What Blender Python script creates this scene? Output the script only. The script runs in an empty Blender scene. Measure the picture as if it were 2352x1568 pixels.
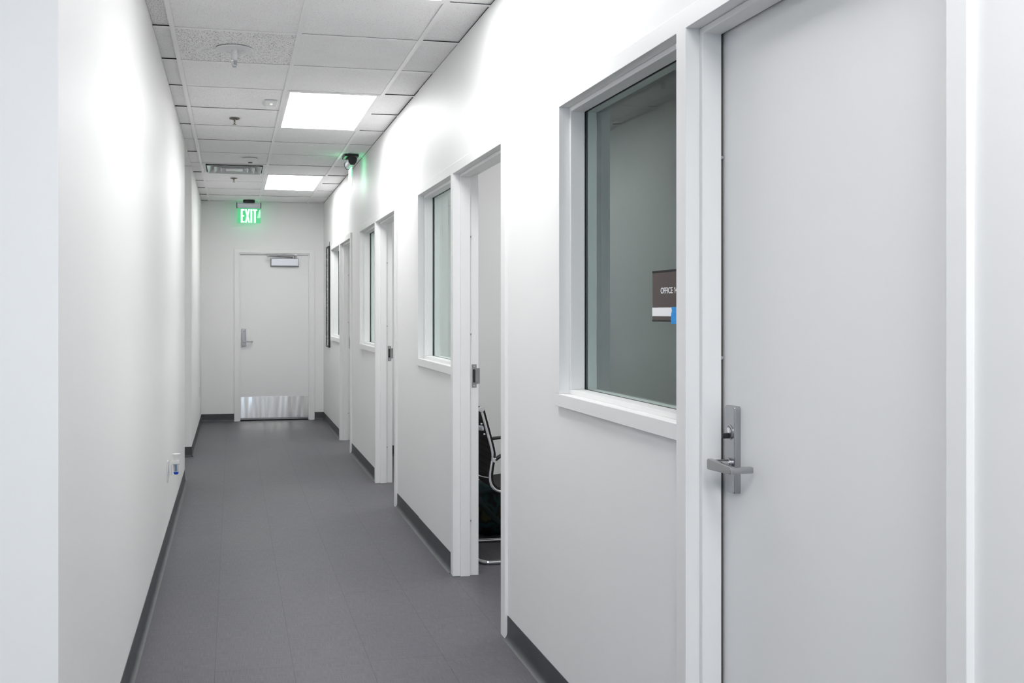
import bpy, bmesh, math, random
from mathutils import Vector, Matrix
random.seed(7)
S = bpy.context.scene
COL = S.collection
PI = math.pi

# ---------------------------------------------------------------- camera, world, exposure
FPX, CX, CY, YAW, EYE = 2175.5, 967.3, 714.9, 0.1967, 1.3725
cam_d = bpy.data.cameras.new('camera')
cam_d.sensor_fit = 'HORIZONTAL'; cam_d.sensor_width = 36.0
cam_d.lens = FPX / 2352 * 36.0
cam_d.shift_x = (1176 - CX) / 2352
cam_d.shift_y = (CY - 784) / 2352
cam_d.clip_start = 0.05; cam_d.clip_end = 100
cam = bpy.data.objects.new('camera', cam_d); COL.objects.link(cam)
cam.location = (0, 0, EYE); cam.rotation_euler = (PI / 2, 0, -YAW)
S.camera = cam

S.view_settings.view_transform = 'Standard'; S.view_settings.look = 'None'
S.view_settings.gamma = 1; S.view_settings.use_curve_mapping = False
S.view_settings.exposure = 0.60

w = bpy.data.worlds.new('world'); S.world = w; w.use_nodes = True
w.node_tree.nodes['Background'].inputs[0].default_value = (0.62, 0.78, 1.0, 1)
w.node_tree.nodes['Background'].inputs[1].default_value = 0.6

PANEL_E = 8.5            # ceiling panels
OFFICE_E = 8.5           # panels in the offices with open doors

def area(name, loc, rot, sx, sy, power, color=(1, 1, 1)):
    d = bpy.data.lights.new(name, 'AREA'); d.shape = 'RECTANGLE'; d.size = sx; d.size_y = sy
    d.energy = power; d.color = color
    o = bpy.data.objects.new(name, d); COL.objects.link(o); o.location = loc; o.rotation_euler = rot
    return o
# daylight through the lobby's window opening behind the camera
area('lobby_window_daylight', (-1.9, -4.75, 1.5), (PI / 2, 0, 0), 3.2, 2.2, 32, (0.70, 0.86, 1.0))

# ---------------------------------------------------------------- dimensions (metres)
XL, XR, XF = -0.378, 1.137, 1.120          # left wall, right wall, face of the steel frames
XB = 1.243                                 # office side of the right wall
YE = 12.05                                 # end wall
ZC = 2.743                                 # ceiling
YN = 2.214                                 # near corner of the left wall
YA, YB = 7.88, 9.18                        # side passage on the left
COLX = [-0.2855, 0.3241, 0.9337]; ROW0 = 4.7226; T = 0.6096
XO = 4.2                                   # far wall of the offices
PART = [0.55, 3.50, 6.15, 8.90]            # partitions between the offices (near faces)
ZO, ZT, ZS0, ZS1 = 2.086, 2.137, 1.040, 1.084
UNITS = [  # near outer, near open, mullion, mullion, far open, far outer
    (1.279, 1.323, 2.210, 2.2626, 3.154, 3.200),
    (3.826, 3.888, 4.7815, 4.832, 5.7205, 5.770),
    (6.548, 6.601, 7.495, 7.543, 8.433, 8.482),
    (9.124, 9.176, 10.066, 10.112, 11.000, 11.050)]

# ---------------------------------------------------------------- materials
def mat(name, col, rough=0.5, metal=0.0, spec=0.5, **kw):
    m = bpy.data.materials.new(name); m.use_nodes = True
    b = m.node_tree.nodes['Principled BSDF']
    b.inputs['Base Color'].default_value = (*col, 1)
    b.inputs['Roughness'].default_value = rough
    b.inputs['Metallic'].default_value = metal
    b.inputs['Specular IOR Level'].default_value = spec
    for k, v in kw.items():
        b.inputs[k.replace('_', ' ')].default_value = v
    return m
def N(m, t, **p):
    n = m.node_tree.nodes.new(t)
    for k, v in p.items(): setattr(n, k, v)
    return n
def Lk(m, a, b): m.node_tree.links.new(a, b)
def coords(m, scale=(1, 1, 1), rot=(0, 0, 0)):
    tc = N(m, 'ShaderNodeTexCoord'); mp = N(m, 'ShaderNodeMapping')
    mp.inputs['Scale'].default_value = scale; mp.inputs['Rotation'].default_value = rot
    Lk(m, tc.outputs['Object'], mp.inputs['Vector']); return mp.outputs['Vector']
def noise(m, vec, scale, detail=3, rough=0.55):
    n = N(m, 'ShaderNodeTexNoise'); n.inputs['Scale'].default_value = scale
    n.inputs['Detail'].default_value = detail; n.inputs['Roughness'].default_value = rough
    Lk(m, vec, n.inputs['Vector']); return n.outputs['Fac']
def ramp(m, fac, stops):
    r = N(m, 'ShaderNodeValToRGB'); e = r.color_ramp.elements
    while len(e) < len(stops): e.new(0.5)
    for i, (p, c) in enumerate(stops):
        e[i].position = p; e[i].color = (*c, 1) if len(c) == 3 else c
    Lk(m, fac, r.inputs['Fac']); return r.outputs['Color']
def bump(m, height, strength, dist=0.001):
    b = N(m, 'ShaderNodeBump'); b.inputs['Strength'].default_value = strength
    b.inputs['Distance'].default_value = dist
    Lk(m, height, b.inputs['Height'])
    Lk(m, b.outputs['Normal'], m.node_tree.nodes['Principled BSDF'].inputs['Normal'])
def BS(m): return m.node_tree.nodes['Principled BSDF']
def mul(m, a, b, fac=1.0):
    x = N(m, 'ShaderNodeMix', data_type='RGBA', blend_type='MULTIPLY')
    x.inputs[0].default_value = fac
    Lk(m, a, x.inputs[6]); Lk(m, b, x.inputs[7]); return x.outputs[2]

WALLC = (0.845, 0.842, 0.832)
M = {}
m = M['paint'] = mat('wall_paint', WALLC, 0.50, spec=0.5)
v = coords(m)
bump(m, noise(m, v, 220, 2), 0.10, 0.0006)
Lk(m, ramp(m, noise(m, v, 1.3, 2), [(0.3, tuple(c * 0.985 for c in WALLC)), (0.7, WALLC)]), BS(m).inputs['Base Color'])
m = M['frame'] = mat('steel_frame_paint', (0.845, 0.842, 0.832), 0.38, spec=0.5)
bump(m, noise(m, coords(m), 300, 2), 0.05, 0.0004)
m = M['door'] = mat('door_paint', (0.85, 0.85, 0.845), 0.36, spec=0.5)
bump(m, noise(m, coords(m, (1, 1, 0.25)), 160, 2), 0.06, 0.0005)

def tile_mat(name, lo, hi, scale):
    m = mat(name, (0.66, 0.65, 0.64), 0.9, spec=0.1)
    f = noise(m, coords(m, (1, 0.55, 1), (0, 0, 0.4)), scale, 4, 0.65)
    sp = ramp(m, f, [(lo, (0.26, 0.25, 0.24)), (hi, (1, 1, 1))])
    base = ramp(m, noise(m, coords(m), 5, 2), [(0.3, (0.92, 0.91, 0.91)), (0.7, (0.95, 0.94, 0.94))])
    Lk(m, mul(m, base, sp), BS(m).inputs['Base Color'])
    bump(m, f, 0.3, 0.002)
    return m
M['tile'] = tile_mat('fissured_ceiling_tile', 0.325, 0.40, 300)
M['tile_speck'] = tile_mat('coarse_fissured_ceiling_tile', 0.385, 0.45, 230)
M['grid'] = mat('ceiling_grid_enamel', (0.92, 0.91, 0.91), 0.45)
noise(M['grid'], coords(M['grid']), 30)
M['void'] = mat('gap_shade_black', (0.03, 0.03, 0.03), 0.9)  # flat black stands in for shade in gaps and recesses

# woven-look vinyl floor
m = M['floor'] = mat('woven_vinyl_floor', (0.17, 0.168, 0.175), 0.48, spec=0.3)
tc = N(m, 'ShaderNodeTexCoord')
def mapped(scale, loc=(0, 0, 0)):
    mp = N(m, 'ShaderNodeMapping'); mp.inputs['Scale'].default_value = scale; mp.inputs['Location'].default_value = loc
    Lk(m, tc.outputs['Object'], mp.inputs['Vector']); return mp.outputs['Vector']
wx = noise(m, mapped((560, 14, 1)), 1, 3); wy = noise(m, mapped((14, 560, 1)), 1, 3)
ad = N(m, 'ShaderNodeMath', operation='ADD'); Lk(m, wx, ad.inputs[0]); Lk(m, wy, ad.inputs[1])
hf = N(m, 'ShaderNodeMath', operation='MULTIPLY'); Lk(m, ad.outputs[0], hf.inputs[0]); hf.inputs[1].default_value = 0.5
weave = ramp(m, hf.outputs[0], [(0.34, (0.070, 0.068, 0.075)), (0.66, (0.150, 0.147, 0.161))])
br = N(m, 'ShaderNodeTexBrick'); br.offset = 0.5
br.inputs['Scale'].default_value = 1; br.inputs['Mortar Size'].default_value = 0.0011
br.inputs['Mortar Smooth'].default_value = 0.2
br.inputs['Brick Width'].default_value = 0.915; br.inputs['Row Height'].default_value = 0.2965
br.inputs['Color1'].default_value = (0.97, 0.97, 0.99, 1); br.inputs['Color2'].default_value = (1.03, 1.03, 1.02, 1)
br.inputs['Mortar'].default_value = (0.55, 0.55, 0.55, 1)
mp = N(m, 'ShaderNodeMapping'); mp.inputs['Rotation'].default_value = (0, 0, PI / 2); mp.inputs['Location'].default_value = (0.11, -0.231 + 0.2965 * 10, 0)
# rotate so that rows run along the corridor: brick x = world y, brick y = world x
sep = N(m, 'ShaderNodeSeparateXYZ'); cmb = N(m, 'ShaderNodeCombineXYZ')
Lk(m, tc.outputs['Object'], sep.inputs[0])
sh = N(m, 'ShaderNodeMath', operation='ADD'); sh.inputs[1].default_value = -0.231 + 0.2965 * 20
Lk(m, sep.outputs['X'], sh.inputs[0])
sy = N(m, 'ShaderNodeMath', operation='ADD'); sy.inputs[1].default_value = 20.1
Lk(m, sep.outputs['Y'], sy.inputs[0])
Lk(m, sy.outputs[0], cmb.inputs['X']); Lk(m, sh.outputs[0], cmb.inputs['Y'])
Lk(m, cmb.outputs[0], br.inputs['Vector'])
blot = ramp(m, noise(m, mapped((2.2, 1.6, 1)), 1, 3), [(0.3, (0.95, 0.95, 0.97)), (0.7, (1.04, 1.04, 1.03))])
Lk(m, mul(m, mul(m, weave, br.outputs['Color']), blot), BS(m).inputs['Base Color'])
bump(m, hf.outputs[0], 0.15, 0.0006)

m = M['base'] = mat('charcoal_vinyl_cove_base', (0.052, 0.055, 0.060), 0.45)
Lk(m, ramp(m, noise(m, coords(m), 8, 2), [(0.3, (0.046, 0.049, 0.054)), (0.7, (0.062, 0.065, 0.070))]), BS(m).inputs['Base Color'])
m = M['steel'] = mat('satin_chrome', (0.44, 0.44, 0.45), 0.24, 1.0)
bump(m, noise(m, coords(m), 500, 2), 0.04, 0.0003)
m = M['chrome'] = mat('polished_chrome', (0.80, 0.80, 0.82), 0.12, 1.0)
bump(m, noise(m, coords(m), 90, 1), 0.02, 0.0003)
m = M['kick'] = mat('brushed_stainless_plate', (0.80, 0.79, 0.78), 0.13, 1.0)
bump(m, noise(m, coords(m, (5, 1, 0.7)), 2.0, 1), 0.40, 0.012)
m = M['alu'] = mat('silver_enamel', (0.70, 0.72, 0.77), 0.35, 0.25)
bump(m, noise(m, coords(m), 400, 2), 0.03, 0.0003)
m = M['black'] = mat('black_plastic', (0.012, 0.012, 0.013), 0.45)
bump(m, noise(m, coords(m), 300, 2), 0.05, 0.0003)
m = M['gasket'] = mat('black_glazing_gasket', (0.010, 0.011, 0.012), 0.6)
bump(m, noise(m, coords(m), 200, 2), 0.05, 0.0003)
m = M['seal'] = mat('taupe_gap_strip', (0.07, 0.062, 0.055), 0.8)  # dark taupe for the strips between stop and door
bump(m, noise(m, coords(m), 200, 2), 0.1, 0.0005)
m = M['white'] = mat('white_plastic', (0.80, 0.80, 0.80), 0.35)
bump(m, noise(m, coords(m), 300, 2), 0.03, 0.0003)
m = M['grey'] = mat('grey_rubber', (0.30, 0.30, 0.31), 0.5)
bump(m, noise(m, coords(m), 300, 2), 0.03, 0.0003)
m = M['vent'] = mat('diffuser_enamel', (0.62, 0.635, 0.64), 0.22, spec=0.6)
bump(m, noise(m, coords(m), 60, 2), 0.03, 0.0005)
m = M['brass'] = mat('sprinkler_bronze', (0.16, 0.14, 0.12), 0.35, 0.8)
bump(m, noise(m, coords(m), 300, 2), 0.03, 0.0003)
m = M['sign'] = mat('taupe_sign_plastic', (0.085, 0.066, 0.061), 0.5, spec=0.3)
bump(m, noise(m, coords(m), 500, 2), 0.08, 0.0003)
m = M['signdark'] = mat('dark_sign_rail', (0.016, 0.015, 0.015), 0.5, spec=0.2)
bump(m, noise(m, coords(m), 500, 2), 0.03, 0.0003)
m = M['letter'] = mat('white_lettering', (0.88, 0.88, 0.90), 0.4)
bump(m, noise(m, coords(m), 500, 2), 0.02, 0.0003)
m = M['tape'] = mat('blue_masking_tape', (0.012, 0.30, 0.75), 0.6)
f = noise(m, coords(m), 260, 3)
Lk(m, ramp(m, f, [(0.3, (0.008, 0.25, 0.68)), (0.7, (0.02, 0.36, 0.85))]), BS(m).inputs['Base Color']); bump(m, f, 0.3, 0.0006)
m = M['fabric'] = mat('charcoal_ribbed_upholstery', (0.022, 0.021, 0.022), 0.75, spec=0.25)
wv = N(m, 'ShaderNodeTexWave', wave_type='BANDS', bands_direction='Z'); wv.inputs['Scale'].default_value = 9
Lk(m, coords(m, (0.5, 0, 1)), wv.inputs['Vector'])
Lk(m, ramp(m, wv.outputs['Fac'], [(0.0, (0.005, 0.005, 0.005)), (0.16, (0.018, 0.0165, 0.0165))]), BS(m).inputs['Base Color'])
bump(m, wv.outputs['Fac'], 0.4, 0.004)
m = M['camo'] = mat('dark_camouflage_cloth', (0.01, 0.01, 0.01), 0.9, spec=0.15)
Lk(m, ramp(m, noise(m, coords(m, (9, 9, 6)), 1, 2), [(0.42, (0.006, 0.006, 0.006)), (0.50, (0.010, 0.026, 0.026)), (0.56, (0.008, 0.008, 0.008)), (0.64, (0.045, 0.043, 0.022))]), BS(m).inputs['Base Color'])
m = M['strap'] = mat('dark_teal_webbing', (0.014, 0.022, 0.022), 0.9, spec=0.2)
bump(m, noise(m, coords(m), 300, 2), 0.3, 0.0006)
m = M['blue'] = mat('blue_plastic_tip', (0.005, 0.07, 0.55), 0.3)
bump(m, noise(m, coords(m), 300, 2), 0.02, 0.0003)
m = M['lblue'] = mat('pale_blue_liquid', (0.12, 0.32, 0.55), 0.2)
bump(m, noise(m, coords(m), 300, 2), 0.02, 0.0003)

def glass(name, tint, amount=0.06):
    """thin clear pane: Fresnel reflection over a tinted transparency (lets lamp light through)"""
    m = bpy.data.materials.new(name); m.use_nodes = True; nt = m.node_tree; nt.nodes.clear()
    out = nt.nodes.new('ShaderNodeOutputMaterial'); mix = nt.nodes.new('ShaderNodeMixShader')
    tr = nt.nodes.new('ShaderNodeBsdfTransparent'); gl = nt.nodes.new('ShaderNodeBsdfGlossy')
    fr = nt.nodes.new('ShaderNodeFresnel'); fr.inputs['IOR'].default_value = 1.8      # both faces of the sheet at once
    tr.inputs['Color'].default_value = (*tint, 1); gl.inputs['Roughness'].default_value = 0.0
    gl.inputs['Color'].default_value = (0.92, 1.0, 0.97, 1)
    ge = nt.nodes.new('ShaderNodeNewGeometry'); sb = nt.nodes.new('ShaderNodeMath'); sb.operation = 'SUBTRACT'; sb.inputs[0].default_value = 1
    ml = nt.nodes.new('ShaderNodeMath'); ml.operation = 'MULTIPLY'
    nt.links.new(ge.outputs['Backfacing'], sb.inputs[1]); nt.links.new(sb.outputs[0], ml.inputs[0]); nt.links.new(fr.outputs[0], ml.inputs[1])
    nt.links.new(ml.outputs[0], mix.inputs[0]); nt.links.new(tr.outputs[0], mix.inputs[1]); nt.links.new(gl.outputs[0], mix.inputs[2])
    nt.links.new(mix.outputs[0], out.inputs['Surface'])
    return m
M['glass'] = glass('window_glass', (0.90, 0.945, 0.93))
m = M['vial'] = mat('clear_vial_plastic', (0.85, 0.88, 0.9), 0.05, spec=0.6); BS(m).inputs['Transmission Weight'].default_value = 0.85

def emit(name, col, strength):
    m = mat(name, (0.8, 0.8, 0.8), 0.4)
    BS(m).inputs['Emission Color'].default_value = (*col, 1)
    BS(m).inputs['Emission Strength'].default_value = strength
    return m
M['panel'] = emit('lit_panel_diffuser', (0.985, 0.99, 1.0), PANEL_E)
M['office_panel'] = emit('lit_office_diffuser', (0.985, 0.99, 1.0), OFFICE_E)
M['passage_fill'] = emit('lit_passage_diffuser', (0.985, 0.99, 1.0), 4.2)  # glow of the panel added in the side passage
M['exit_letter'] = emit('lit_exit_letters', (0.62, 1.0, 0.80), 1.2)
M['led'] = emit('yellow_indicator', (0.9, 0.95, 0.45), 1.0)
# edge-lit acrylic: clear, with a green glow of its own
m = bpy.data.materials.new('edge_lit_acrylic'); m.use_nodes = True; nt = m.node_tree; nt.nodes.clear()
o_ = nt.nodes.new('ShaderNodeOutputMaterial'); a_ = nt.nodes.new('ShaderNodeAddShader'); mx = nt.nodes.new('ShaderNodeMixShader')
t_ = nt.nodes.new('ShaderNodeBsdfTransparent'); g_ = nt.nodes.new('ShaderNodeBsdfGlossy'); f_ = nt.nodes.new('ShaderNodeFresnel'); e_ = nt.nodes.new('ShaderNodeEmission')
t_.inputs[0].default_value = (0.55, 0.9, 0.7, 1); g_.inputs['Roughness'].default_value = 0.02
e_.inputs[0].default_value = (0.10, 0.50, 0.27, 1); e_.inputs[1].default_value = 0.13
gg = nt.nodes.new('ShaderNodeNewGeometry'); s1 = nt.nodes.new('ShaderNodeMath'); s1.operation = 'SUBTRACT'; s1.inputs[0].default_value = 1; m1_ = nt.nodes.new('ShaderNodeMath'); m1_.operation = 'MULTIPLY'
nt.links.new(gg.outputs['Backfacing'], s1.inputs[1]); nt.links.new(s1.outputs[0], m1_.inputs[0]); nt.links.new(f_.outputs[0], m1_.inputs[1])
nt.links.new(m1_.outputs[0], mx.inputs[0]); nt.links.new(t_.outputs[0], mx.inputs[1]); nt.links.new(g_.outputs[0], mx.inputs[2])
nt.links.new(mx.outputs[0], a_.inputs[0]); nt.links.new(e_.outputs[0], a_.inputs[1]); nt.links.new(a_.outputs[0], o_.inputs['Surface'])
M['acrylic'] = m

# ---------------------------------------------------------------- mesh helpers
class MB:
    def __init__(s): s.bm = bmesh.new()
    def merge(s, b, mi=0, smooth=False):
        for f in b.faces: f.material_index = mi; f.smooth = smooth
        me = bpy.data.meshes.new('tmp'); b.to_mesh(me); b.free(); s.bm.from_mesh(me); bpy.data.meshes.remove(me)
        return s
    def box(s, x0, x1, y0, y1, z0, z1, bev=0.0, seg=2, mi=0):
        b = bmesh.new(); bmesh.ops.create_cube(b, size=1)
        for v in b.verts:
            v.co = Vector(((x0 + x1) / 2 + v.co.x * (x1 - x0), (y0 + y1) / 2 + v.co.y * (y1 - y0), (z0 + z1) / 2 + v.co.z * (z1 - z0)))
        if bev > 0: bmesh.ops.bevel(b, geom=list(b.edges), offset=bev, segments=seg, profile=0.5, affect='EDGES')
        return s.merge(b, mi)
    def cyl(s, p0, p1, r0, r1=None, n=24, bev=0.0, mi=0):
        p0, p1 = Vector(p0), Vector(p1); r1 = r0 if r1 is None else r1
        b = bmesh.new(); d = p1 - p0
        bmesh.ops.create_cone(b, cap_ends=True, segments=n, radius1=r0, radius2=r1, depth=d.length)
        if bev > 0:
            ed = [e for e in b.edges if len(e.link_faces) == 2 and any(len(f.verts) > 4 for f in e.link_faces)]
            bmesh.ops.bevel(b, geom=ed, offset=bev, segments=2, profile=0.5, affect='EDGES')
        b.transform(Matrix.Translation((p0 + p1) / 2) @ d.to_track_quat('Z', 'Y').to_matrix().to_4x4())
        return s.merge(b, mi, True)
    def lathe(s, c, prof, n=32, axis='Z', mi=0):
        """prof: list of (r, h) from one end to the other; turned about +axis through c"""
        b = bmesh.new(); rings = []
        for r, h in prof:
            ring = []
            for i in range(n):
                a = 2 * PI * i / n; u, v_ = r * math.cos(a), r * math.sin(a)
                co = {'Z': (u, v_, h), 'X': (h, u, v_), 'Y': (v_, h, u)}[axis]
                ring.append(b.verts.new(Vector(c) + Vector(co)))
            rings.append(ring)
        for a, c2 in zip(rings, rings[1:]):
            for i in range(n): b.faces.new((a[i], a[(i + 1) % n], c2[(i + 1) % n], c2[i]))
        if prof[0][0] > 1e-6: b.faces.new(rings[0][::-1])
        if prof[-1][0] > 1e-6: b.faces.new(rings[-1])
        bmesh.ops.remove_doubles(b, verts=b.verts, dist=1e-6)
        bmesh.ops.recalc_face_normals(b, faces=b.faces)
        return s.merge(b, mi, True)
    def tube(s, pts, r, n=14, cap=True, flat=None, mi=0):
        """swept round tube (or, with flat=(w,h), an oval bar) through pts"""
        pts = [Vector(p) for p in pts]; b = bmesh.new(); rings = []
        up = Vector((0, 1, 0))
        for i, p in enumerate(pts):
            t = ((pts[min(i + 1, len(pts) - 1)] - p).normalized() + (p - pts[max(i - 1, 0)]).normalized())
            t = t.normalized() if t.length > 1e-9 else Vector((0, 0, 1))
            a = up if abs(t.dot(up)) < 0.95 else Vector((1, 0, 0))
            e1 = t.cross(a).normalized(); e2 = t.cross(e1).normalized()
            ra, rb = (r, r) if flat is None else flat
            rings.append([b.verts.new(p + e1 * ra * math.cos(2 * PI * k / n) + e2 * rb * math.sin(2 * PI * k / n)) for k in range(n)])
        for a, c in zip(rings, rings[1:]):
            for k in range(n): b.faces.new((a[k], a[(k + 1) % n], c[(k + 1) % n], c[k]))
        if cap: b.faces.new(rings[0][::-1]); b.faces.new(rings[-1])
        bmesh.ops.recalc_face_normals(b, faces=b.faces)
        return s.merge(b, mi, True)
    def prism(s, poly, axis, a0, a1, bev=0.0, mi=0):
        """poly in the two other axes (order: X->(y,z), Y->(x,z), Z->(x,y)), extruded from a0 to a1"""
        b = bmesh.new()
        def P(u, v_, a): return {'X': (a, u, v_), 'Y': (u, a, v_), 'Z': (u, v_, a)}[axis]
        lo = [b.verts.new(P(u, v_, a0)) for u, v_ in poly]; hi = [b.verts.new(P(u, v_, a1)) for u, v_ in poly]
        b.faces.new(lo[::-1]); b.faces.new(hi)
        k = len(poly)
        for i in range(k): b.faces.new((lo[i], lo[(i + 1) % k], hi[(i + 1) % k], hi[i]))
        bmesh.ops.recalc_face_normals(b, faces=b.faces)
        if bev > 0: bmesh.ops.bevel(b, geom=list(b.edges), offset=bev, segments=2, profile=0.5, affect='EDGES')
        return s.merge(b, mi)
    def build(s, name, material, parent=None, smooth=True):
        me = bpy.data.meshes.new(name)
        off = Vector((0, 0, 0)); p = parent
        while p is not None: off += p.location; p = p.parent
        s.bm.transform(Matrix.Translation(-off)); s.bm.to_mesh(me); s.bm.free()
        for mm in (material if isinstance(material, (list, tuple)) else [material]): me.materials.append(mm)
        if smooth and len(me.polygons):
            me.set_sharp_from_angle(angle=math.radians(50))
        o = bpy.data.objects.new(name, me); COL.objects.link(o)
        if smooth and len(me.polygons):      # crisp faces with softly rounded arrises
            wnm = o.modifiers.new('weighted_normals', 'WEIGHTED_NORMAL'); wnm.keep_sharp = True; wnm.weight = 80
        if parent is not None: o.parent = parent
        return o
def tag(o, label=None, cat=None, group=None, kind=None):
    if label: o['label'] = label
    if cat: o['category'] = cat
    if group: o['group'] = group
    if kind: o['kind'] = kind
    return o
def thing(name, label, cat, loc, group=None, kind=None):
    o = bpy.data.objects.new(name, None); o.empty_display_size = 0.05
    COL.objects.link(o); o.location = loc
    return tag(o, label, cat, group, kind)
def struct(o, label=None, cat=None): return tag(o, label, cat, kind='structure')
def copy_tree(o, parent=None):
    c = o.copy(); COL.objects.link(c)
    if parent is not None: c.parent = parent
    for ch in list(o.children): copy_tree(ch, c)
    return c
def smooth_path(pts, n=6):
    """Catmull-Rom through pts"""
    P = [Vector(p) for p in pts]; P = [P[0] * 2 - P[1]] + P + [P[-1] * 2 - P[-2]]; out = []
    for i in range(1, len(P) - 2):
        for k in range(n):
            t = k / n
            out.append(0.5 * ((2 * P[i]) + (-P[i - 1] + P[i + 1]) * t + (2 * P[i - 1] - 5 * P[i] + 4 * P[i + 1] - P[i + 2]) * t * t + (-P[i - 1] + 3 * P[i] - 3 * P[i + 1] + P[i + 2]) * t ** 3))
    out.append(P[-2]); return out
def text_mesh(body, size, sx, material, parent, name, matrix, depth=0.0004):
    cu = bpy.data.curves.new(name, 'FONT'); cu.body = body; cu.size = size; cu.extrude = depth; cu.offset = 0.0002
    o = bpy.data.objects.new('tmp_text', cu); COL.objects.link(o)
    bpy.context.view_layer.update()
    me = bpy.data.meshes.new_from_object(o.evaluated_get(bpy.context.evaluated_depsgraph_get()))
    bpy.data.objects.remove(o); bpy.data.curves.remove(cu)
    me.transform(Matrix.Diagonal((sx, 1, 1, 1)))
    off = Vector((0, 0, 0)); p = parent
    while p is not None: off += p.location; p = p.parent
    me.transform(Matrix.Translation(-off) @ matrix)
    me.name = name; me.materials.clear(); me.materials.append(material)
    r = bpy.data.objects.new(name, me); COL.objects.link(r); r.parent = parent
    return r

# ---------------------------------------------------------------- shell
LX, LY = -4.6, -4.6            # lobby behind the camera
struct(MB().box(LX, XO, LY, YE + 0.1, -0.06, 0.0).build('floor', M['floor']), 'grey woven-look vinyl floor of the corridor', 'floor')

b = MB()
for (u, nx) in zip(UNITS, [LY] + [q[5] for q in UNITS]):
    xr = XR - 0.003 if u[0] < 5 else XR                # the nearer boards stand a hair proud: fine joint over the second window
    b.box(xr, XB, nx, u[0], 0, ZC)                     # pier before the frame
    b.box(xr, XB, u[0], u[5], ZT, ZC)                  # over the head
    b.box(xr, XB, u[3], u[5], 0, ZS0)                  # under the sidelight
b.box(XR, XB, UNITS[3][5], YE, 0, ZC)
struct(b.build('wall_right', M['paint'], smooth=False), 'white corridor wall with the row of office doors', 'wall')
struct(MB().box(XL - 0.115, XL, YN + 0.115, YA, 0, ZC).box(LX, XL, YN, YN + 0.115, 0, ZC).build('wall_left', M['paint'], smooth=False), 'long blank white corridor wall on the left', 'wall')
struct(MB().box(XL - 0.115, XL, YB + 0.115, YE, 0, ZC).box(-3.0, XL, YB, YB + 0.115, 0, ZC).build('wall_far_left', M['paint'], smooth=False), 'short white wall past the side passage on the left', 'wall')
struct(MB().box(-3.1, -3.0, YN + 0.115, YB + 0.115, 0, ZC).box(-3.0, XL - 0.115, YA - 0.115, YA, 0, ZC).build('wall_passage', M['paint'], smooth=False))
DX0, DX1 = 0.022, 1.022        # end door frame
struct(MB().box(XL - 0.115, DX0, YE, YE + 0.12, 0, ZC).box(DX1, XO, YE, YE + 0.12, 0, ZC).box(DX0, DX1, YE, YE + 0.12, 2.153, ZC)
       .build('wall_end', M['paint'], smooth=False), 'white wall closing the far end of the corridor', 'wall')
struct(MB().box(DX0 - 0.2, DX1 + 0.2, YE + 0.22, YE + 0.3, -0.06, ZC).box(DX0 - 0.2, DX1 + 0.2, YE + 0.1, YE + 0.22, -0.06, 0.0).box(DX0 - 0.2, DX0 - 0.1, YE + 0.12, YE + 0.22, 0, ZC).box(DX1 + 0.1, DX1 + 0.2, YE + 0.12, YE + 0.22, 0, ZC).build('dark_box_beyond', M['void'], smooth=False))  # unseen black box added to keep the gap under the end door dark
b = MB()
for y in PART: b.box(XB, XO, y, y + 0.11, 0, ZC)
struct(b.build('wall_offices', M['paint'], smooth=False), 'white partitions between the offices', 'wall')
struct(MB().box(XO, XO + 0.1, LY, YE + 0.12, 0, ZC).build('wall_outer', M['paint'], smooth=False))
struct(MB().box(LX - 0.1, LX, LY, YN + 0.115, 0, ZC).box(LX, -3.5, LY - 0.1, LY, 0, ZC).box(-0.3, XB, LY - 0.1, LY, 0, ZC)
       .box(-3.5, -0.3, LY - 0.1, LY, 0, 0.4).box(-3.5, -0.3, LY - 0.1, LY, 2.6, ZC).build('wall_back', M['paint'], smooth=False))

# ceiling: lay-in tiles over the grid
LIGHT_ROWS = {-3: 2, -2: 2, 2: 1, 3: 1, 8: 1, 9: 1, -8: 1, -7: 1}
xs = [XL] + COLX + [XR]
b = MB()
zt = ZC + 0.0022
for r in range(-10, 12):
    y0, y1 = ROW0 + r * T, ROW0 + (r + 1) * T
    if y0 > YE: continue
    y1 = min(y1, YE - 0.004)
    for c in range(4):
        if c == 2 and r in LIGHT_ROWS: continue
        if c == 1 and r == 7: continue                       # air diffuser
        small = c in (0, 3)
        up = random.choice([0.005, 0.0065, 0.0045, 0.006, 0.002] if c == 0 else [0.001, 0.0015, 0.002, 0.004, 0.0055]) if small else random.choice([0.0008, 0.0012, 0.002, 0.003])
        mi = 1 if (c == 1 and r == 0) or (c == 0 and r in (-1,)) else 0
        b.box(xs[c] + (0.0012 if c == 0 else 0.004), xs[c + 1] - (0.0012 if c == 3 else 0.004), y0 + 0.003, y1 - 0.006, zt + up, zt + up + 0.015, mi=mi)
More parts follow.
